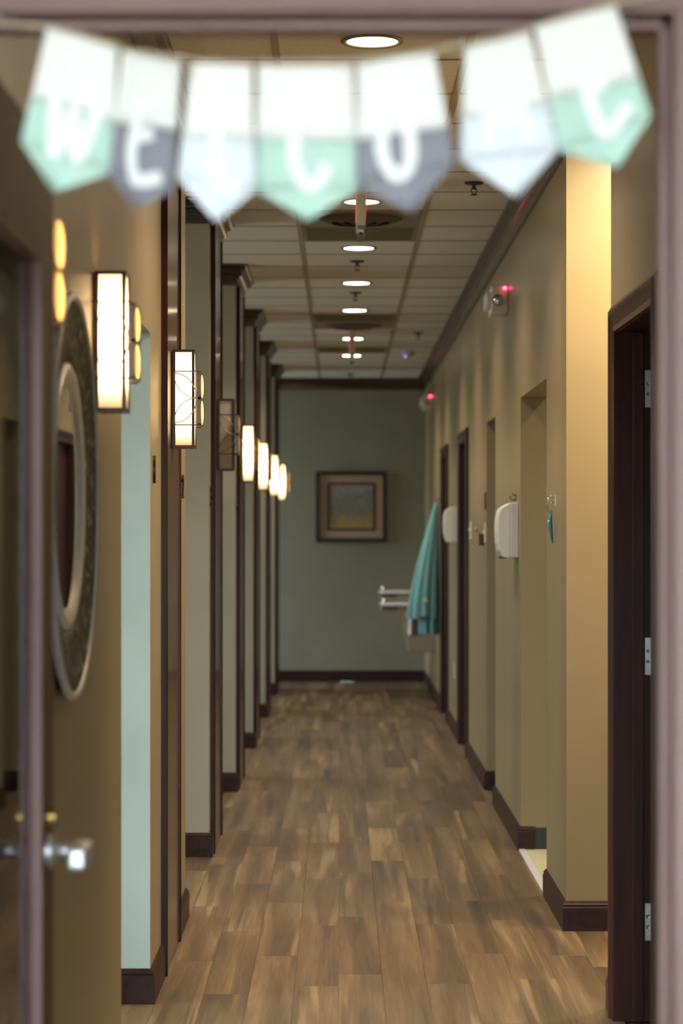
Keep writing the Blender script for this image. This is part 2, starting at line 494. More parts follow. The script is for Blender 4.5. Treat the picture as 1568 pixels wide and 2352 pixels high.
for cx in cols + [cols[-1] - 5 * T]:
    o = link('grid_runner', gm, 'grid_white', ceiling); o.location = (cx, ty(K0), CEIL)
cm = bx(-2.035, XR, -0.0065, 0.0065, -0.0005, 0.0055).mesh('grid_cross_tee')
for k in range(K0, K1 + 1):
    o = link('grid_cross_tee', cm, 'grid_white', ceiling); o.location = (0, ty(k), CEIL)

# ------------------------------------------------------------------ walls
def two_tone(mb, name, side='tan', face='greige'):
    """corridor-facing sides one paint, the end faces (towards / away along the corridor) the other"""
    me = mb.mesh(name)
    me.materials.append(M[side]); me.materials.append(M[face])
    for p in me.polygons:
        p.material_index = 1 if abs(p.normal.y) > 0.5 else 0
    o = bpy.data.objects.new(name, me); COL.objects.link(o)
    return o

OP_Z = 2.12
EXT = -3.5
PX = -3.38     # partitions run back to here
wl = MB()
wl.box(XL - .12, XL, 3.14, 6.63, 0, CEIL)
wl.box(XL - .12, XL, 6.63, 7.64, OP_Z, CEIL)
wall_left = two_tone(wl, 'wall_left')
struct(wall_left, 'olive tan corridor wall carrying the round mirror', 'wall')

FINS = [(7.64, 9.37), (11.09, 12.0), (13.87, 14.78), (16.66, 17.57), (19.42, 20.33), (22.1, 23.0)]
PAN = [(8.12, 8.79)] + [(a + .13, a + .80) for a, b in FINS[1:]]
NUMTXT = ['numbers 1 and 2', 'number 3', 'number 4', 'number 5', 'number 6', 'number 7']
base_prof = [(0, 0), (.015, 0), (.015, .086), (.011, .092), (.013, .097), (.008, .104), (.004, .111), (0, .111)]
crown_prof = [(0, -.115), (.008, -.115), (.016, -.110), (.017, -.100), (.011, -.094), (.016, -.078), (.026, -.066), (.036, -.064), (.039, -.055), (.033, -.048),
              (.040, -.034), (.052, -.030), (.057, -.022), (.053, -.014), (.064, -.012), (.070, -.008), (.070, 0), (0, 0)]
trim_n = [0]
def crown(path, label):
    trim_n[0] += 1
    o = MB().sweep(path, crown_prof, lambda u, v, w: (u, v, CEIL + w)).obj('trim_%d' % trim_n[0], 'crown_wood')
    return struct(o, label, 'trim')
def base(side, path, label):
    o = MB().sweep(path, base_prof, XY).obj('baseboard_' + side, 'mahogany_y')
    return struct(o, label, 'baseboard')

# corridor-side panels: wood veneer panel with bead edges
for i, ((a, b), (pa, pb)) in enumerate(zip(FINS, PAN)):
    fin = two_tone(bx(PX, XL, a, b, 0, CEIL), 'wall_partition', 'tan', 'mint' if i == 0 else 'greige')
    struct(fin, 'partition wall end with glossy wood panel and room ' + NUMTXT[i], 'wall')
    p = bx(XL - .004, XL + .014, pa, pb, 0.0, CEIL - .10).obj('wood_panel', 'panel_wood', fin, bevel=0.002, segs=1)
    for yy in (pa - .014, pb):
        e = bx(XL - .004, XL + .022, yy, yy + .014, 0.0, CEIL - .10).obj('panel_edge_bead', 'mahogany', fin, bevel=0.003)
    # base runs round the end of the partition, cut at the panel beads
    base('partition', [(XL, pa - .014), (XL, a), (PX, a)], 'dark baseboard before the wood panel of the partition with ' + NUMTXT[i])
    base('partition', [(PX, b), (XL, b), (XL, pb + .014)], 'dark baseboard behind the wood panel of the partition with ' + NUMTXT[i])
    if i == 0:
        crown([(PX, b), (XL, b), (XL, 3.14)], 'dark crown moulding along the mirror wall')
    else:
        crown([(PX, b), (XL, b), (XL, a), (PX, a)], 'dark crown moulding capping the partition with ' + NUMTXT[i])
base('left', [(XL, 6.63), (XL, 3.14)], 'dark baseboard below the round mirror')

def wall(name, label, boxes, mat):
    mb = MB()
    for q in boxes: mb.box(*q)
    return struct(mb.obj(name, mat), label, 'wall')

# right wall with its openings
DH = 2.10
RT = XR + .12
rb = [(XR, RT, 3.14, 6.45, 0, CEIL), (XR, RT, 6.45, 7.36, DH, CEIL), (XR, RT, 7.36, 7.55, 0, CEIL),
      (XR, RT, 9.04, 9.90, 0, CEIL), (XR, RT, 9.90, 11.33, OP_Z, CEIL), (XR, RT, 11.33, 13.18, 0, CEIL),
      (XR, RT, 13.18, 13.97, OP_Z, CEIL), (XR, RT, 13.97, 15.98, 0, CEIL), (XR, RT, 15.98, 16.97, DH, CEIL),
      (XR, RT, 16.97, 18.93, 0, CEIL), (XR, RT, 18.93, 19.87, DH, CEIL), (XR, RT, 19.87, YEND, 0, CEIL)]
wall('wall_right', 'tan corridor wall with door openings and dispensers', rb, 'tan')
wall('wall_alcove', 'yellow tan alcove wall lit from above', [(RT, 2.5, 7.43, 7.55, 0, CEIL), (RT, 2.5, 9.04, 9.16, 0, CEIL)], 'tan')
wall('wall_side_rooms', 'tan walls of the rooms opening off the corridor', [(RT, 2.5, 11.33, 11.45, 0, CEIL), (RT, 2.5, 13.97, 14.09, 0, CEIL), (RT, 2.5, 13.0, 13.12, 0, CEIL)], 'tan')
wall('wall_outer', 'plain outer wall behind the side rooms', [(2.5, 2.62, -4, YEND + .12, 0, CEIL)], 'white_wall')
wall('wall_far', 'sage green end wall with framed picture', [(EXT, 2.5, YEND, YEND + .12, 0, CEIL)], 'sage')
base('far', [(XR, YEND), (EXT, YEND)], 'dark baseboard along the sage end wall')
crown([(XR, YEND), (EXT, YEND)], 'dark crown moulding above the sage end wall')
crown([(XR, 9.04), (XR, YEND)], 'dark crown moulding along the tan wall with dispensers')
for seg, what in [([(XR, 3.14), (XR, 6.37)], 'before the door with steel hinges'),
                  ([(XR, 7.44), (XR, 7.55), (2.5, 7.55)], 'between the hinged door frame and the alcove'),
                  ([(2.5, 9.04), (XR, 9.04), (XR, 9.90), (RT, 9.90)], 'wrapping the yellow lit wall corner'),
                  ([(.912, 11.33), (XR, 11.33), (XR, 13.18), (RT, 13.18)], 'below the larger towel dispenser'),
                  ([(RT, 13.97), (XR, 13.97), (XR, 15.90)], 'below the two switch plates'),
                  ([(XR, 17.05), (XR, 18.85)], 'below the wall outlet'),
                  ([(XR, 19.95), (XR, YEND)], 'below the drinking fountain')]:
    base('right', seg, 'dark baseboard ' + what)
gb = MB().sweep([(2.5, 11.33), (.915, 11.33)], [(0, 0), (.006, 0), (.006, .105), (0, .105)], XY).obj('baseboard_side_room', 'green_base')
struct(gb, 'dark green vinyl cove base in the cream floored room', 'baseboard')
tf = bx(.866, 2.5, 9.16, 11.33, -.004, .004).obj('floor_side_room', 'tile_floor')
struct(tf, 'cream vinyl floor inside the side room opening', 'floor')
th = bx(.836, .868, 9.90, 11.33, -.002, .007).obj('trim_threshold', 'threshold', bevel=.003)
struct(th, 'pale threshold strip between plank and cream floors', 'trim')

# outer wall on the operatory side with windows
wins = [(4.0, 7.5)] + [(FINS[i][1] + .05, FINS[i + 1][0] - .05) for i in range(5)] + [(23.05, 24.05)]
WZ0, WZ1 = .35, 2.85
eb = []; y = 2.9
for (w0, w1) in wins:
    eb += [(EXT - .12, EXT, y, w0, 0, CEIL), (EXT - .12, EXT, w0, w1, 0, WZ0), (EXT - .12, EXT, w0, w1, WZ1, CEIL)]
    y = w1
eb.append((EXT - .12, EXT, y, YEND + .12, 0, CEIL))
wall('wall_windows', 'outer wall of the treatment rooms with daylight windows', eb, 'white_wall')
wn = 0
def window(y0, y1, z0, z1, pane='dimming'):
    global wn; wn += 1
    mb = MB().sweep([(y0, z0), (y0, z1), (y1, z1), (y1, z0)], [(-.04, -.05), (0, -.05), (0, .03), (-.04, .03)], lambda u, v, w: (EXT - .06 + w, u, v), closed=True)
    mb.box(EXT - .09, EXT - .05, (y0 + y1) / 2 - .02, (y0 + y1) / 2 + .02, z0, z1)
    w = mb.obj('window_%d' % wn, 'white_plastic')
    struct(w, 'tall daylight window in a treatment room bay', 'window')
    bx(EXT - .074, EXT - .068, y0 + .03, y1 - .03, z0 + .03, z1 - .03).obj('pane', pane, w)
    portal((EXT - .13, (y0 + y1) / 2, (z0 + z1) / 2), (0, math.radians(-90), 0), z1 - z0, y1 - y0)
for i, (w0, w1) in enumerate(wins): window(w0, w1, WZ0, WZ1, 'slight_dimming' if i == 0 else 'glass' if i == len(wins) - 1 else 'dimming')

# front wall with the doorway the camera looks through
FX0, FX1, FZ = -.492, .415, 2.136
wall('wall_front', 'wall holding the doorway with the banner',
     [(EXT, FX0 - .02, 3.0, 3.14, 0, CEIL), (FX1 + .02, 2.5, 3.0, 3.14, 0, CEIL), (FX0 - .02, FX1 + .02, 3.0, 3.14, FZ + .02, CEIL)], 'tan')
wall('wall_lobby', 'side walls of the entrance lobby', [(EXT - .12, EXT, -4, 2.9, 0, CEIL)], 'white_wall')
# lobby shop window behind the viewer
lw = MB()
for x in (-3.5, -2.0, -.5, 1.0, 2.45): lw.box(x, x + .06, -4.06, -4.0, 0, CEIL)
lw.box(-3.5, 2.5, -4.06, -4.0, 0, .25); lw.box(-3.5, 2.5, -4.06, -4.0, 2.75, CEIL)
lwo = lw.obj('window_0', 'white_plastic'); struct(lwo, 'glazed lobby front behind the viewer', 'window')
bx(-3.5, 2.5, -4.035, -4.028, .25, 2.75).obj('pane', 'glass', lwo)
portal((-.5, -4.08, 1.5), (math.radians(-90), 0, 0), 6.0, 2.5)

# ------------------------------------------------------------------ doors
cas_prof = [(0, 0), (0, .012), (.010, .016), (.016, .012), (.040, .017), (.052, .024), (.064, .024), (.072, .018), (.080, .014), (.080, 0)]
def right_door(n, y0, y1, label, hinge=False):
    d = empty('door_%d' % n, (XR, (y0 + y1) / 2, 0)); struct(d, label, 'door')
    def part(mb, nm, mat, par=d, **kw):
        o = mb.obj(nm, mat, None, **kw)
        o.parent = par
        o.matrix_parent_inverse = Matrix.Translation(d.location).inverted()
        return o
    part(MB().sweep([(y1, 0), (y1, DH), (y0, DH), (y0, 0)], [(-o, w) for o, w in cas_prof], lambda u, v, w: (XR - w, u, v)), 'casing', 'mahogany')
    part(bx(XR - .002, RT + .004, y1 - .001, y1 + .03, 0, DH), 'jamb', 'mahogany')
    part(bx(XR - .002, RT + .004, y0 - .03, y0 + .001, 0, DH), 'jamb', 'mahogany')
    part(bx(XR - .002, RT + .004, y0, y1, DH - .003, DH + .03), 'head_jamb', 'mahogany_y')
    if hinge:
        part(bx(XR + .045, XR + .077, y1 - .013, y1, 0, DH - .003), 'door_stop', 'mahogany', bevel=.002)
        part(bx(XR + .045, XR + .077, y0, y0 + .013, 0, DH - .003), 'door_stop', 'mahogany', bevel=.002)
        part(bx(RT + .006, RT + .90, y1 + .004, y1 + .045, .01, DH - .005), 'door_leaf', 'mahogany', bevel=.002)
        for z in (1.926, 1.112, .304):
            h = part(bx(XR + .082, XR + .128, y1 - .004, y1, z - .057, z + .057), 'hinge', 'steel', bevel=.001)
            mb = MB().tube([(XR + .131, y1 - .006, z - .057), (XR + .131, y1 - .006, z + .057)], .006, 10)
            k = part(mb, 'hinge_knuckle', 'steel')
            for q, (dx, dz) in enumerate(((.108, .045), (.091, .016), (.091, -.016), (.108, -.045))):
                m2 = MB().lathe([(.0001, -.0006), (.002, -.0006), (.0052, .0), (.0058, .0016), (.0052, .0022), (.0001, .0008)],
                                lambda a, b2, c, dx=dx, dz=dz: (XR + dx + a, y1 - .0038 - c, z + dz + b2), 14)
                s = m2.obj('screw', 'screw'); s.parent = h
    else:
        leaf = part(bx(XR + .05, XR + .092, y0 + .002, y1 - .002, .008, DH - .004), 'door_leaf', 'mahogany', bevel=.002)
        part(MB().tube([(XR + .05, y0 + .07, 1.0), (XR + .0, y0 + .07, 1.0), (XR - .005, y0 + .09, 1.0), (XR - .005, y0 + .18, 1.0)], .009, 10), 'lever_handle', 'steel')
right_door(1, 6.45, 7.36, 'dark mahogany door frame with three steel hinges beside the alcove', True)
right_door(2, 15.98, 16.97, 'dark mahogany door between the two switch plates and the wall outlet')
right_door(3, 18.93, 19.87, 'dark mahogany door beside the hanging teal gown')

# entry door: frame and glazed leaf swung back along the mirror wall
d4 = empty('door_4', (0, 3.07, 0)); struct(d4, 'mahogany entry door frame with glazed door swung open', 'door')
inv4 = Matrix.Translation(d4.location).inverted()
def p4(mb, nm, mat, par=None, **kw):
    o = mb.obj(nm, mat, None, **kw); o.parent = par or d4
    if par is None: o.matrix_parent_inverse = inv4     # the leaf's own pieces follow the leaf as it stands
    return o
def two_grain(o):          # head of the casing has its grain running across, the legs upright
    o.data.materials.append(M['entry_wood_x'])
    for p in o.data.polygons:
        if p.center.z > FZ - .1: p.material_index = 1
p4(bx(FX0 - .02, FX0, 2.998, 3.142, 0, FZ + .02), 'jamb', 'entry_wood')
p4(bx(FX1, FX1 + .02, 2.998, 3.142, 0, FZ + .02), 'jamb', 'entry_wood')
p4(bx(FX0, FX1, 2.998, 3.142, FZ, FZ + .02), 'head_jamb', 'entry_wood_x')
p4(bx(FX1 - .012, FX1, 3.05, 3.09, 0, FZ), 'door_stop', 'entry_wood', bevel=.003)
p4(bx(FX0, FX1, 3.05, 3.09, FZ - .012, FZ), 'door_stop', 'entry_wood_x', bevel=.003)
two_grain(p4(MB().sweep([(FX1 + .006, 0), (FX1 + .006, FZ + .006), (FX0 - .006, FZ + .006), (FX0 - .006, 0)], [(-o, w) for o, w in cas_prof],
              lambda u, v, w: (u, 3.0 - w, v)), 'casing', 'entry_wood'))
two_grain(p4(MB().sweep([(FX1 + .006, 0), (FX1 + .006, FZ + .006), (FX0 - .006, FZ + .006), (FX0 - .006, 0)], [(-o, w) for o, w in cas_prof],
              lambda u, v, w: (u, 3.14 + w, v)), 'casing', 'entry_wood'))
LX0, LX1, LY0, LY1 = -.522, -.478, 3.15, 4.03
LZ = 2.125
GY0, GY1, GZ0, GZ1 = LY0 + .15, 3.88, .28, 1.93
leaf = MB(); leaf.box(LX0, LX1, LY0, GY0, .01, LZ); leaf.box(LX0, LX1, GY1, LY1, .01, LZ)
leaf.box(LX0, LX1, GY0, GY1, .01, GZ0); leaf.box(LX0, LX1, GY0, GY1, GZ1, LZ)
lf = p4(leaf, 'door_leaf', 'leaf_wood')
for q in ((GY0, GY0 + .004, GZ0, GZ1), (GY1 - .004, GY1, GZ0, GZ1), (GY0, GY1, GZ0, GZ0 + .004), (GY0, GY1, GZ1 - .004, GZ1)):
    p4(bx(LX0 + .001, LX1 - .001, *q), 'reveal_sheen_liner', 'entry_wood', lf)  # paler liner: daylight sheen on the reveal put into its colour
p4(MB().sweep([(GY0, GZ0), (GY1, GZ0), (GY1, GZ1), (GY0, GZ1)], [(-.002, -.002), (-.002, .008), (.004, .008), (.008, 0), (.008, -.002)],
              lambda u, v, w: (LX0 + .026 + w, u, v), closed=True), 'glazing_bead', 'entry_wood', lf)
p4(bx(LX0 + .018, LX0 + .026, GY0, GY1, GZ0, GZ1), 'door_pane', 'door_glass', lf)
hz = .968; hy = LY1 - .07
hd = p4(MB().lathe([(.0005, 0), (.028, 0), (.028, .006), (.022, .010), (.0005, .010)], lambda a, b, c: (LX1 + c, hy + a, hz + b), 24), 'handle_rose', 'satin', lf, smooth=False)
p4(MB().tube([(LX1, hy, hz), (LX1 + .056, hy, hz)], .013, 16), 'handle_neck', 'satin', lf, smooth=True)
p4(bx(LX1 + .040, LX1 + .072, hy - .105, hy + .016, hz - .020, hz + .018), 'lever', 'satin', lf, bevel=.009, segs=3)
p4(MB().lathe([(.0005, 0), (.014, 0), (.014, .012), (.0005, .012)], lambda a, b, c: (LX1 + c, hy + a, hz + .055 + b), 20), 'lock_cylinder',
   plain('brass', (0.62, 0.40, 0.12), 0.25, 1.0), lf)

# ------------------------------------------------------------------ recessed lamps
def downlight(x, y, label, group=None, lens='lamp_lens'):
    t = empty('recessed_downlight', (x, y, CEIL)); tag(t, label, 'ceiling light', group)
    MB().lathe([(.079, .002), (.096, .002), (.099, -.002), (.094, -.006), (.080, -.004), (.078, .002)], XY, 40).obj('trim_ring', 'tile_metal', t, smooth=True)
    MB().lathe([(.0005, -.001), (.079, -.001)], XY, 40, cap_first=True).obj('lamp_lens', lens, t)
    l = bpy.data.lights.new('lamp', 'AREA'); l.shape = 'DISK'; l.size = .15; strong = lens == 'lamp_lens_strong'; l.spread = math.radians(170 if strong else 122)
    l.color = (1.0, 0.85, 0.56) if strong else (1.0, 0.85, 0.66); l.energy = DOWN_W * (2.7 if strong else 1.0)
    lo = bpy.data.objects.new('lamp', l); COL.objects.link(lo); lo.parent = t; lo.location = (0, 0, -.008)
DLX = .10
for k, where in [(-7, 'between the door header and the banner, nearest the mint room'), (-4, 'behind the banner, before the first exit sign'),
                 (-1, 'crossed by the first exit sign'), (2, 'between the first tan air panel and a sprinkler'), (5, 'between two sprinklers'),
                 (8, 'just before the farther tan panel and diffuser'), (12, 'just past the second exit sign'), (15, 'past the last tan panel, closest to the sage wall')]:
    downlight(DLX, ty(k) + T / 2, 'recessed round downlight ' + where, 'downlights along the corridor ceiling')
downlight(1.16, 8.5, 'round recessed downlight over the opening of the alcove', lens='lamp_lens_strong')
downlight(1.75, 8.5, 'added unseen round downlight deep inside the alcove, brightening its wall', lens='lamp_lens_strong')  # second alcove lamp, added out of view to brighten the yellow wall
downlight(1.75, 10.4, 'added unseen round downlight brightening the cream floored side room')  # added lamp, out of view, lights the jamb of this opening

# ------------------------------------------------------------------ ceiling fittings
for k, kind in special.items():
    cx, cy = .10, ty(k) + T / 2
    if kind == 'diffuser':
        t = empty('ceiling_diffuser', (cx, cy, CEIL))
        tag(t, 'tan ceiling diffuser with dark round cone ' + ('by the exit sign and panel nearer number 3' if k == 0 else 'between the sprinklers and the red lit exit sign'), 'air diffuser')
        mb = bx(-T / 2 + .011, T / 2 - .011, -T / 2 + .006, T / 2 - .006, .002, .018); mb.obj('panel', 'tile_metal', t, bevel=.002, segs=1)
        for r0 in (.205, .15, .10):
            MB().lathe([(r0, .001), (r0 - .004, -.004), (r0 - .06, -.024), (r0 - .064, -.020), (r0 - .012, .001)], XY, 40).obj('cone_ring', 'cone_metal', t, smooth=True)
        MB().lathe([(.0005, -.026), (.036, -.026), (.040, -.02), (.03, .001)], XY, 32, cap_first=True).obj('center_cone', 'cone_metal', t, smooth=True)
    else:
        t = empty('return_air_panel', (cx, cy, CEIL))
        nm = {1: 'behind the round diffuser under the first exit sign', 9: 'before the farther round diffuser', 14: 'beyond the red lit exit sign'}[k]
        tag(t, 'tan perforated return air panel ' + nm, 'air panel')
        bx(-T / 2 + .011, T / 2 - .011, -T / 2 + .006, T / 2 - .006, .006, .018).obj('panel', 'tile_metal', t)
        for j in range(9):
            yy = -T / 2 + .04 + j * (T - .08) / 8
            bx(-T / 2 + .03, T / 2 - .03, yy - .010, yy + .010, -.002, .008).obj('louver_slat', 'tile_metal', t)
        MB().sweep([(-T / 2 + .011, -T / 2 + .006), (T / 2 - .011, -T / 2 + .006), (T / 2 - .011, T / 2 - .006), (-T / 2 + .011, T / 2 - .006)],
                   [(0, -.002), (.025, -.002), (.025, .01), (0, .01)], XY, closed=True).obj('frame', 'tile_metal', t)

def sprinkler(x, y, label):
    t = empty('fire_sprinkler', (x, y, CEIL)); tag(t, label, 'sprinkler')
    MB().lathe([(.0005, -.003), (.022, -.008), (.040, -.004), (.042, .001)], XY, 28).obj('escutcheon', 'dark_grey', t, smooth=True)
    mb = MB().tube([(0, 0, -.003), (0, 0, -.028)], .008, 10)
    mb.tube([(-.008, 0, -.022), (-.013, 0, -.034), (-.006, 0, -.047), (0, 0, -.049), (.006, 0, -.047), (.013, 0, -.034), (.008, 0, -.022)], .0025, 6)
    mb.obj('frame_arms', 'dark_grey', t)
    MB().lathe([(.0005, -.050), (.016, -.051), (.017, -.053), (.0005, -.053)], XY, 20).obj('deflector', 'dark_grey', t)
sprinkler(.586, 10.6, 'pendent sprinkler head beside the nearer exit sign over the tan wall side')
sprinkler(.096, 13.66, 'pendent sprinkler head in the downlight row between second and third lamps past the exit sign')
sprinkler(.097, 15.45, 'pendent sprinkler head in the downlight row just before the farther air panel')
sprinkler(.60, 18.55, 'pendent sprinkler head beside the farther exit sign')
sprinkler(.10, 23.35, 'pendent sprinkler head close to the sage end wall')
sm = empty('smoke_detector', (.58, 20.5, CEIL)); tag(sm, 'white round smoke detector with small blue light', 'detector')
MB().lathe([(.0005, -.045), (.035, -.045), (.05, -.035), (.055, -.012), (.062, -.010), (.064, .001)], XY, 32, cap_first=True).obj('housing', 'white_plastic', sm, smooth=True)
MB().lathe([(.0005, -.050), (.006, -.048), (.007, -.044)], lambda a, b, c: (a - .03, b - .035, c), 10).obj('indicator', 'blue_led', sm)

def text_mesh(body, size, depth):
    cu = bpy.data.curves.new('txt', 'FONT'); cu.body = body; cu.size = size; cu.extrude = depth
    cu.align_x = 'CENTER'; cu.align_y = 'CENTER'; cu.offset = size * .012
    o = bpy.data.objects.new('txt', cu); COL.objects.link(o)
    dg = bpy.context.evaluated_depsgraph_get()
    me = bpy.data.meshes.new_from_object(o.evaluated_get(dg))
    bpy.data.objects.remove(o); bpy.data.curves.remove(cu)
    return me

def exit_sign(x, y, label):
    t = empty('exit_sign', (x, y, CEIL)); tag(t, label, 'exit sign')
    bx(-.03, .03, -.06, .06, -.018, .001).obj('canopy', 'white_plastic', t, bevel=.004)
    bx(-.020, .020, -.15, .15, -.205, -.012).obj('housing', 'white_plastic', t, bevel=.005)
    bx(-.017, .017, -.15, .15, -.240, -.203).obj('lower_lens', 'clear', t, bevel=.003)
    bx(-.006, .008, -.02, .02, -.228, -.218).obj('test_button', 'dark_grey', t)
    me = text_mesh('EXIT', .15, .0015)
    for s in (-1, 1):
        o = link('letters', me, 'red_letter', t)
        o.location = (.0215 * s, 0, -.11)
        o.rotation_euler = (math.radians(90), 0, math.radians(90 * s))
exit_sign(.09, 10.6, 'white edge-on exit sign hanging before the first round diffuser')
exit_sign(.09, 18.5, 'white edge-on exit sign hanging past the second round diffuser')

# ------------------------------------------------------------------ sconces on the mirror / partition side
def vesica(z0, z1, hw, n=14):
    """almond outline between (0,z0) and (0,z1), half width hw"""
    h = (z1 - z0) / 2; zc = (z0 + z1) / 2
    return [(hw * math.sin(math.pi * i / n), zc - h * math.cos(math.pi * i / n)) for i in range(2 * n)]

def quad(v):
    m = MB(); m.v = list(v); m.f = [(0, 1, 2, 3)]; return m

def make_sconce(lit, bulb='bulb'):
    t = empty('wall_sconce')
    bx(0, .010, -.052, .052, -.165, .165).obj('back_plate', 'bronze', t, bevel=.002)
    S = .058
    quad([(.012, -S, -.164), (.076, -S, -.164), (.076, -S, .164), (.012, -S, .164)]).obj('glass_panel', 'lamp_glass', t)
    quad([(.012, S, -.164), (.076, S, -.164), (.076, S, .164), (.012, S, .164)]).obj('glass_panel', 'lamp_glass', t)
    quad([(.076, -S, -.164), (.076, S, -.164), (.076, S, .164), (.076, -S, .164)]).obj('glass_panel', 'lamp_glass', t)
    fr = MB()
    for (x, y) in ((.010, -S - .001), (.010, S + .001), (.076, -S - .001), (.076, S + .001)):
        fr.box(x - .0045, x + .0045, y - .0045, y + .0045, -.169, .169)
    for z in (-.166, .166):
        for y in (-S, S): fr.box(.008, .078, y - .0045, y + .0045, z - .0045, z + .0045)
        fr.box(.072, .081, -S, S, z - .0045, z + .0045); fr.box(.006, .014, -S, S, z - .0045, z + .0045)
    fr.obj('lantern_frame', 'bronze', t)
    # outer cage: rods, curved leaf wires, front plate
    C = S + .040
    for z in (-.0925, .0925):
        MB().tube([(.002, -C, z), (.096, -C, z)], .0022, 6).obj('cage_rod', 'bronze', t)
        MB().tube([(.002, C, z), (.096, C, z)], .0022, 6).obj('cage_rod', 'bronze', t)
    for sgn in (-1, 1):
        for zz in (1, -1):
            pts = []
            for i in range(13):     # outer arc from back corner to the mid front
                a = math.pi / 2 * i / 12
                pts.append((.012 + .078 * math.sin(a), C * sgn, zz * (.086 * math.cos(a))))
            MB().tube(pts, .0019, 6).obj('leaf_wire', 'champagne', t)
            pts = []
            for i in range(13):
                a = math.pi / 2 * i / 12
                pts.append((.012 + .078 * (1 - math.cos(a)), C * sgn, zz * (.086 * (1 - math.sin(a)))))
            MB().tube(pts, .0019, 6).obj('leaf_wire', 'champagne', t)
    # front plate with two lens cut-outs
    mb = MB()
    for (z0, z1) in ((0, .0925), (-.0925, 0)):
        hole = vesica(z0 + .004, z1 - .006 if z1 > 0 else z1 - .004, .082)
        k = len(hole); zc = (z0 + z1) / 2
        rim = []
        for (u, v) in hole:
            du, dv = u, v - zc
            sc_ = min(C / max(abs(du), 1e-6), ((z1 - z0) / 2) / max(abs(dv), 1e-6))
            rim.append((du * sc_, zc + dv * sc_))
        b0 = len(mb.v)
        for x in (.092, .104):
            for q in hole + rim: mb.v.append((x, q[0], q[1]))
        for i in range(k):
            j = (i + 1) % k
            for off in (0, 2 * k):
                mb.f.append((b0 + off + i, b0 + off + j, b0 + off + k + j, b0 + off + k + i))
            mb.f.append((b0 + i, b0 + j, b0 + 2 * k + j, b0 + 2 * k + i))
            mb.f.append((b0 + k + i, b0 + k + j, b0 + 3 * k + j, b0 + 3 * k + i))
    mb.obj('front_plate', 'bronze_plate', t)
    for (z0, z1) in ((.0, .0925), (-.0925, .0)):
        lens = vesica(z0 + .004, z1 - .006 if z1 > 0 else z1 - .004, .0815)
        zc = (z0 + z1) / 2; lb = MB(); k = len(lens); rings = ((1.0, .1035), (.75, .1055), (.45, .1070), (.15, .1075))
        for (f_, x) in rings:
            for (u, v) in lens: lb.v.append((x, u * f_, zc + (v - zc) * (f_ if f_ == 1 else f_ + (1 - f_) * .25)))
        for i in range(len(rings) - 1):
            for j in range(k): lb.f.append((i * k + j, i * k + (j + 1) % k, (i + 1) * k + (j + 1) % k, (i + 1) * k + j))
        lb.f.append(tuple((len(rings) - 1) * k + j for j in range(k)))
        lb.obj('amber_lens', 'amber_glass', t, smooth=True)
    MB().lathe([(.0005, -.100), (.012, -.098), (.015, -.090), (.015, .095), (.012, .106), (.0005, .110)],
               lambda a, b, c: (.042 + a * .95, b, c), 16).obj('bulb', bulb if lit else 'bulb_off', t, smooth=True)
    bx(.012, .058, -.02, .02, -.130, -.100).obj('bulb_socket', 'white_plastic', t)
    return t

def copy_tree(o, parent=None):
    c = o.copy(); COL.objects.link(c); c.parent = parent
    for ch in list(o.children): copy_tree(ch, c)
    return c
SZ = 1.953
lit0 = make_sconce(True)
off0 = make_sconce(False)
first = True
for (y, x, lab, lit) in [
    (4.28, XL, 'lit bronze and cream glass sconce beside the round mirror, toward the open glazed door', True),
    (5.92, XL, 'lit bronze and cream glass sconce between the round mirror and the first room opening', True),
    (8.45, XL + .014, 'lit sconce on the wood panel between room numbers 1 and 2', True),
    (11.55, XL + .014, 'unlit sconce on the wood panel by room number 3', False),
    (FINS[2][0] + .46, XL + .014, 'lit sconce on the panel of room four, first lit one past the unlit sconce', True),
    (FINS[3][0] + .46, XL + .014, 'lit sconce on the panel of room five, second lit one past the unlit sconce', True),
    (FINS[4][0] + .46, XL + .014, 'lit sconce on the panel of room six, third lit one past the unlit sconce', True),
    (FINS[5][0] + .46, XL + .014, 'lit sconce on the panel of room seven, the last before the sage wall', True)]:
    if not lit: t = off0
    elif first: t = lit0; first = False
    else: t = copy_tree(lit0)
    t.location = (x, y, SZ); tag(t, lab, 'wall lamp', 'bronze sconces along the corridor')

# ------------------------------------------------------------------ round mirror
MY, MZ = 5.22, 1.567
mir = empty('round_mirror', (XL, MY, MZ)); mir.rotation_euler.z = -.0065; tag(mir, 'large round mirror with dark mosaic band and pewter rims', 'mirror')
YZ = lambda a, b, c: (c, a, b)
MB().lathe([(.0005, .001), (.40, .001), (.405, .018), (.39, .019)], YZ, 72).obj('backing_disc', 'dark_grey', mir)
MB().lathe([(.404, .014), (.434, .016), (.440, .019), (.441, .027), (.437, .033), (.428, .034), (.422, .029), (.404, .014)], YZ, 72).obj('outer_rim', 'pewter', mir, smooth=True)
MB().lathe([(.428, .030), (.38, .0195), (.33, .013), (.283, .009), (.283, .002), (.42, .002)], YZ, 72).obj('mosaic_band', 'mosaic', mir, smooth=True)
MB().lathe([(.290, .006), (.288, .015), (.280, .019), (.270, .018), (.246, .0105), (.240, .006)], YZ, 72).obj('inner_rim', 'pewter', mir, smooth=True)
MB().lathe([(.0005, .008), (.250, .008)], YZ, 72, cap_first=True).obj('mirror_glass', 'mirror', mir)

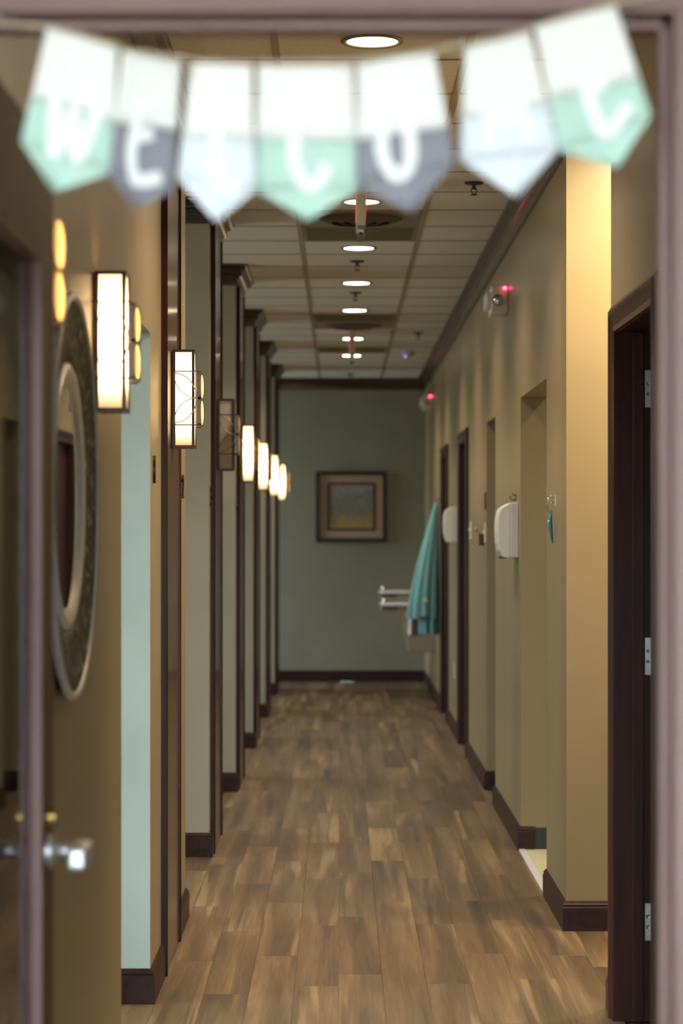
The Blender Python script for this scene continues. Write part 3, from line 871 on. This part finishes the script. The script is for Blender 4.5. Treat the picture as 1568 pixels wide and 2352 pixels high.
# ------------------------------------------------------------------ room numbers
for n, (y, z) in enumerate([(7.735, 1.685), (9.13, 1.656), (FINS[1][0] + .056, 1.65), (FINS[2][0] + .056, 1.65), (FINS[3][0] + .056, 1.65),
                            (FINS[4][0] + .056, 1.65), (FINS[5][0] + .056, 1.65)], 1):
    me = text_mesh(str(n), .125, .004)
    o = link('room_number', me, 'bronze'); o.location = (XL + .006, y, z)
    o.rotation_euler = (math.radians(90), 0, math.radians(90))
    tag(o, 'dark metal numeral %d on the %s' % (n, ['wall beside the mint room opening', 'wall past the sconce panel of room 1', 'partition edge by the unlit sconce',
        'partition edge one bay past the unlit sconce', 'partition edge two bays past the unlit sconce', 'partition edge three bays past the unlit sconce', 'last partition edge'][n - 1]), 'number sign')

# ------------------------------------------------------------------ banner
tops = [(-170, -30), (0, 50), (108, 64)]
flags = [  # letter, TL, TR, BR, tip, BL, boundary left/right as share of side, lower colour, distance, yaw, look
    ('W', (108, 64), (272, 108), (260, 397), (126, 440), (48, 325), .60, .585, 'flag_mint', 2.946, .015, 'mint'),
    ('E', (282, 118), (418, 137), (398, 437), (312, 480), (250, 400), .575, .54, 'flag_grey', 2.958, .03, 'slate grey'),
    ('L', (440, 143), (578, 150), (585, 438), (497, 509), (406, 408), .64, .60, 'flag_blue', 2.944, -.02, 'pale blue'),
    ('C', (592, 149), (810, 144), (826, 432), (705, 506), (583, 432), .60, .615, 'flag_mint', 2.956, .01, 'mint'),
    ('O', (820, 144), (996, 121), (1044, 372), (946, 488), (818, 425), .63, .68, 'flag_grey', 2.948, -.015, 'slate grey'),
    ('M', (1066, 104), (1216, 74), (1282, 342), (1186, 452), (1056, 368), .64, .62, 'flag_blue', 2.956, -.02, 'pale blue'),
    ('E', (1228, 62), (1414, 11), (1496, 266), (1416, 386), (1282, 346), .575, .645, 'flag_mint', 2.946, .015, 'mint')]
# hand drawn strokes, (u across, s down) on each flag; s=1 is the level of the lower corners
strokes = {
    'W': [[(.27, .50), (.30, .75), (.37, 1.0), (.50, .62), (.60, .98), (.74, .66), (.82, .46)]],
    'E1': [[(.70, .36), (.40, .42), (.30, .60), (.28, .80), (.36, .97), (.55, .98), (.80, .92)], [(.34, .66), (.62, .60)]],
    'L': [[(.50, .38), (.48, .70), (.49, .98), (.62, 1.02), (.80, .98)]],
    'C': [[(.58, .42), (.46, .45), (.38, .62), (.40, .84), (.52, .98), (.64, .92), (.70, .80)]],
    'O': [[(.44, .42), (.30, .58), (.28, .80), (.40, 1.0), (.54, .94), (.58, .72), (.54, .54), (.42, .46)]],
    'M': [[(.28, .92), (.34, .60), (.36, .42), (.52, .74), (.66, .40), (.70, .64), (.74, .90)]],
    'E2': [[(.66, .36), (.42, .40), (.42, .58), (.44, .80), (.48, .98), (.60, .97), (.82, .84)], [(.42, .64), (.66, .58)]]}

def catmull(p, n=8):
    q = [p[0]] + list(p) + [p[-1]]; out = []
    for i in range(1, len(q) - 2):
        a, b, c, d = [Vector((*w, 0)) for w in q[i - 1:i + 3]]
        for k in range(n):
            t = k / n
            v = .5 * ((2 * b) + (c - a) * t + (2 * a - 5 * b + 4 * c - d) * t * t + (3 * b - a - 3 * c + d) * t ** 3)
            out.append((v.x, v.y))
    out.append(tuple(p[-1])); return out

nE = 0
for (ch, TL, TR, BR, TIP, BL, bl, br, colr, dist, yaw, look) in flags:
    TLv, TRv, BRv, TIPv, BLv = [Vector(p) for p in (TL, TR, BR, TIP, BL)]
    def surf(u, s, off=0.0):
        if s <= 1: a = TLv.lerp(BLv, s); b = TRv.lerp(BRv, s)
        else: a = BLv.lerp(TIPv, s - 1); b = BRv.lerp(TIPv, s - 1)
        q = a.lerp(b, u)
        d = dist + yaw * (u - .5) + .006 * math.cos((u - .5) * math.pi) * (.3 + s) - off
        return at(q.x, q.y, d)
    top = at((TL[0] + TR[0]) / 2, (TL[1] + TR[1]) / 2, dist)
    key = ch if ch != 'E' else 'E%d' % (nE + 1)
    if ch == 'E': nE += 1
    which = {'W': 'first letter W', 'E1': 'letter E', 'L': 'letter L', 'C': 'letter C', 'O': 'letter O', 'M': 'letter M', 'E2': 'final letter E'}[key]
    fl = empty('banner_flag', top)
    tag(fl, 'pointed banner card, white above %s below, with white %s' % (look, which), 'banner', 'cards of the welcome banner')
    inv = Matrix.Translation(top).inverted()
    def patch(name, mat, s_of, n_s, tri):
        mb = MB(); nu = 10
        for i in range(n_s + 1):
            for j in range(nu + 1):
                u = j / nu; mb.v.append(tuple(inv @ surf(u, s_of(u, i / n_s))))
        for i in range(n_s):
            for j in range(nu):
                a = i * (nu + 1) + j; mb.f.append((a, a + 1, a + nu + 2, a + nu + 1))
        o = mb.obj(name, mat, fl, smooth=True)
        sd = o.modifiers.new('thickness', 'SOLIDIFY'); sd.thickness = .0012; sd.offset = 0
        return o
    bd = lambda u: bl + (br - bl) * u
    patch('upper_card', 'flag_white', lambda u, t: bd(u) * t, 6, False)
    patch('lower_card', colr, lambda u, t: bd(u) + (1 - bd(u)) * t, 4, False)
    patch('card_point', colr, lambda u, t: 1 + t * .999, 5, True)
    W2 = 16.0       # half stroke width in photo pixels
    mb = MB()
    for st in strokes[key]:
        c = catmull(st, 8); P = [surf(u, s, .0022) for u, s in c]; b0 = len(mb.v)
        hw = W2 * dist / F
        for i, p in enumerate(P):
            tdir = (P[min(i + 1, len(P) - 1)] - P[max(i - 1, 0)]).normalized()
            nrm = tdir.cross(Vector((0, 1, 0))).normalized()
            w = hw * (1.0 if 0 < i < len(P) - 1 else .6)
            mb.v.append(tuple(inv @ (p + nrm * w))); mb.v.append(tuple(inv @ (p - nrm * w)))
        for i in range(len(P) - 1):
            a = b0 + 2 * i; mb.f.append((a, a + 1, a + 3, a + 2))
    lo = mb.obj('letter', 'flag_letter', fl)
    sd = lo.modifiers.new('thickness', 'SOLIDIFY'); sd.thickness = .0008; sd.offset = 0
    tops += [(TL[0], TL[1] - 3), (TR[0], TR[1] - 3)]
tops += [(1414, 9), (1500, -10), (1640, -60)]
pts = []
for i, (x, y) in enumerate(tops):
    p = at(x, y, 2.951 if 1 < i < len(tops) - 3 else 2.972); pts.append(tuple(p))
sg = MB().tube(pts, .0028, 6).obj('banner_string', 'twine'); tag(sg, 'thin tan twine carrying the banner cards across the doorway', 'string')

# ------------------------------------------------------------------ picture on the end wall
pc = empty('framed_picture', (.11, YEND, 1.743)); tag(pc, 'square abstract print in black frame with pinkish mat on sage wall', 'picture')
def ring(o0, o1, y0, y1, nm, mat):
    h = o0
    MB().sweep([(-h, -h), (h, -h), (h, h), (-h, h)], [(0, y0), (0, y1), (o0 - o1, y1), (o0 - o1, y0)], lambda u, v, w: (u, -w, v), closed=True).obj(nm, mat, pc)
ring(.353, .314, 0, .03, 'frame', 'black')
ring(.325, .238, 0, .012, 'mat_board', 'mat')
ring(.240, .217, 0, .016, 'inner_frame', 'dark_grey')
bx(-.219, .219, -.010, 0, -.219, .219).obj('print', 'art', pc)

# ------------------------------------------------------------------ fittings on the tan wall
def emergency(y, z, label):
    t = empty('emergency_light', (XR, y, z)); tag(t, label, 'emergency light')
    bx(-.085, 0, 0, .26, -.070, .070).obj('housing', 'white_plastic', t, bevel=.008)
    for yy in (.05, .21):
        MB().lathe([(.040, .0), (.044, -.012), (.040, -.026), (.030, -.028), (.0005, -.02)], lambda a, b, c, yy=yy: (c - .083, yy + a, b), 24).obj('lamp_head', 'white_plastic', t, smooth=True)
    MB().lathe([(.036, .001), (.038, -.008), (.032, -.012), (.028, -.006)], lambda a, b, c: (-.050 + a, c, b - .004), 24).obj('lamp_bezel', 'white_plastic', t, smooth=True)
    MB().lathe([(.0005, -.009), (.018, -.007), (.028, .0)], lambda a, b, c: (-.054 + a, c, b - .006), 20).obj('lamp_lens', 'chrome', t, smooth=True)
    MB().lathe([(.0005, -.010), (.006, -.008), (.008, .0)], lambda a, b, c: (-.017 + a, c, .058 + b), 12).obj('indicator', 'red_led', t, smooth=True)
emergency(12.16, 2.66, 'white emergency light with red indicator above the larger towel dispenser')
emergency(22.2, 2.68, 'white emergency light with red indicator in the corner by the sage wall')

def dispenser(y, z, label):
    t = empty('towel_dispenser', (XR, y, z)); tag(t, label, 'dispenser')
    P = lambda u, v, w: (-u, w, v)
    MB().prism([(0, .131), (.040, .128), (.040, -.131), (0, -.131)], P, 0, .27).obj('back_case', 'grey_plastic', t, bevel=.004)
    MB().prism([(.040, .127), (.062, .117), (.082, .104), (.092, .085), (.098, .05), (.100, .0), (.097, -.06), (.090, -.098), (.080, -.122), (.07, -.131), (.040, -.131)],
               P, .002, .268).obj('cover', 'white_plastic', t, bevel=.004)
    bx(-.085, -.055, .06, .21, -.136, -.128).obj('paper_slot', 'dark_grey', t)
dispenser(11.44, 1.50, 'white paper towel dispenser beside the side room opening with the cream floor')
dispenser(17.32, 1.545, 'white paper towel dispenser between the two dark mahogany doors')

def hook(name, y, z, label, mat):
    t = empty(name, (XR, y, z)); tag(t, label, 'hook')
    bx(-.004, 0, -.012, .012, -.03, .03).obj('plate', mat, t, bevel=.0015)
    MB().tube([(-.003, 0, -.012), (-.03, 0, -.018), (-.042, 0, -.004), (-.042, 0, .012)], .004, 8).obj('prong', mat, t, smooth=True)
    MB().tube([(-.003, 0, .016), (-.022, 0, .020), (-.028, 0, .034)], .0035, 8).obj('prong', mat, t, smooth=True)
    t.scale = (.65, .65, .65)
    return t
hook('coat_hook', 11.62, 1.655, 'dark coat hook above the larger towel dispenser', 'bronze')
hook('coat_hook', 20.55, 1.76, 'dark coat hook holding the teal gown', 'bronze')
hook('coat_hook', 9.5, 1.615, 'chrome coat hook holding the small teal strap', 'chrome')

# small teal strap hanging from the chrome hook
st_ = empty('teal_strap', (XR, 9.5, 1.60)); tag(st_, 'small teal strap with clip hanging on tan wall by yellow lit corner', 'strap')
MB().tube([(-.030, 0, .004), (-.034, .0, -.004), (-.028, .002, -.022), (-.020, .002, -.035)], .0025, 8).obj('loop_cord', 'steel', st_)
MB().tube([(-.014, .004, -.025), (-.018, .004, -.05), (-.022, .003, -.075), (-.018, .002, -.10), (-.014, .002, -.135), (-.010, .002, -.155)],
          [.003, .006, .0105, .0085, .006, .002], 10).obj('strap_body', 'teal_dark', st_, smooth=True)
bx(-.032, -.022, -.004, .006, -.078, -.062).obj('clip', 'steel', st_, bevel=.002)

def plate(y, z, label, toggles=1, mat='white_plastic', nm='switch_plate'):
    t = empty(nm, (XR, y, z)); tag(t, label, 'wall plate')
    w = .035 * toggles + .001
    bx(-.006, 0, -w, w, -.058, .058).obj('cover_plate', mat, t, bevel=.002)
    for k in range(toggles):
        yy = (k - (toggles - 1) / 2) * .046
        if nm == 'switch_plate': bx(-.016, -.004, yy - .005, yy + .005, -.004, .014).obj('toggle', mat, t, bevel=.001)
        else:
            for zz in (-.02, .02): bx(-.0075, -.005, yy - .014, yy + .014, zz - .013, zz + .013).obj('socket_face', mat, t, bevel=.001)
    return t
plate(14.06, 1.485, 'ivory switch plate beside the plain opening, with a brass lever above it', 1, 'ivory')
plate(15.62, 1.50, 'white switch plate beside the casing of a mahogany door', 1)
plate(17.85, .465, 'ivory outlet plate low on the wall between the mahogany doors', 1, 'ivory', 'outlet_plate')
sp = empty('soap_pump', (XR, 14.22, 1.46)); tag(sp, 'small dark pump dispenser with brassy knob beside ivory switch plate', 'dispenser')
bx(-.03, 0, -.03, .03, -.05, .02).obj('bracket', 'dark_grey', sp, bevel=.003)
MB().lathe([(.0005, -.012), (.010, -.008), (.013, 0), (.010, .008), (.0005, .012)], lambda a, b, c: (-.045 + a, b, c + .045), 16).obj('knob', plain('brassy knob', (.7, .5, .22), .2, 1.0), sp, smooth=True)
MB().tube([(-.02, 0, .015), (-.04, 0, .036)], .005, 8).obj('stem', 'steel', sp)
nt_ = bx(-.006, 0, -.04, .04, -.05, .05).obj('door_sign', 'bronze', bevel=.001); nt_.location = (XR, 14.05, 1.67)
tag(nt_, 'small dark wall plaque above the ivory switch plate', 'sign')

# beads of a short chain at the first opening edge
ch_ = empty('bead_chain', (XR + .012, 9.905, 1.36)); tag(ch_, 'short bead chain with pale beads at the opening edge', 'chain')
MB().tube([(0, 0, .14), (0, 0, -.06)], .0015, 6).obj('cord', 'green_base', ch_)
for z in (-.05, 0, .012, -.10 + .165):
    MB().lathe([(.0005, -.005), (.0045, -.003), (.0045, .003), (.0005, .005)], lambda a, b, c, z=z: (a, b, c + z - .04), 10).obj('bead', 'ivory', ch_, smooth=True)
bx(-.012, .004, -.006, .002, .13, .15).obj('chain_clip', 'dark_grey', ch_)

# ------------------------------------------------------------------ gown
gw = empty('gown', (XR, 20.55, 1.735)); tag(gw, 'teal patient gown hanging from a hook beside a mahogany door', 'gown')
def gown_part(name, zhem, xo, yo, fold, ph, mat):
    mb = MB(); n = 64; lv = 26
    for i in range(lv + 1):
        t = i / lv; z = -(1.735 - zhem) * t
        w = .03 + (xo - .03) * (1 - (1 - t) ** 1.35); dpt = .035 + (yo - .035) * t ** .8
        for j in range(n):
            a = 2 * math.pi * j / n
            rf = 1 + fold * t * math.sin(9 * a + ph) + fold * .6 * t * math.sin(5 * a + ph * 2)
            x = -.012 - w / 2 + w / 2 * math.cos(a) * min(rf, 1.06); y = dpt / 2 * math.sin(a) * rf
            mb.v.append((min(x, -.006), y, z + (.012 * math.sin(3 * a) * t if i == lv else 0)))
    for i in range(lv):
        for j in range(n): mb.f.append((i * n + j, i * n + (j + 1) % n, (i + 1) * n + (j + 1) % n, (i + 1) * n + j))
    mb.f.append(tuple(range(n)))
    o = mb.obj(name, mat, gw, smooth=True)
    return o
gown_part('gown_body', .63, .165, .34, .16, .6, 'teal')
gown_part('gown_front', .77, .262, .42, .13, 2.1, 'teal')
MB().lathe([(.0005, -.004), (.018, -.002), (.020, 0)], lambda a, b, c: (-.13 + a, c - .222, b - .82), 14).obj('tie_patch', 'white_plastic', gw)
MB().tube([(-.03, 0, -.01), (-.042, 0, .02), (-.03, .004, .01)], .004, 6).obj('neck_loop', 'teal', gw)

# ------------------------------------------------------------------ drinking fountains
def fountain(y0, ztop, label):
    t = empty('drinking_fountain', (XR, y0, ztop)); tag(t, label, 'fountain')
    P = lambda u, v, w: (-u, w, v)
    L = .42
    MB().prism([(0, -.03), (.485, -.03), (.488, -.088), (.36, -.105), (.29, -.125), (.235, -.44), (0, -.44)], P, 0, L).obj('cabinet', 'fountain', t, bevel=.008)
    MB().prism([(0, 0), (.488, -.006), (.498, -.020), (.494, -.032), (0, -.032)], P, -.012, L + .012).obj('basin_top', 'fountain_top', t, bevel=.005)
    bx(-.46, -.33, -.006, .004, -.062, -.044).obj('push_bar', 'dark_grey', t, bevel=.003)
    bx(-.21, -.11, -.004, .004, -.29, -.15).obj('vent_grille', 'dark_grey', t)
    bx(-.245, -.215, -.004, .004, -.29, -.10).obj('side_strip', 'fountain_top', t)
    MB().lathe([(.0005, .042), (.012, .038), (.017, .026), (.014, .012), (.018, .0), (.02, -.004)], lambda a, b, c: (a - .452, b + .06, c), 18).obj('bubbler', 'chrome', t, smooth=True)
    return t
fountain(21.45, .865, 'lower drinking fountain with steel top behind the teal gown')
fountain(22.05, .960, 'higher drinking fountain with steel top next to the sage wall')
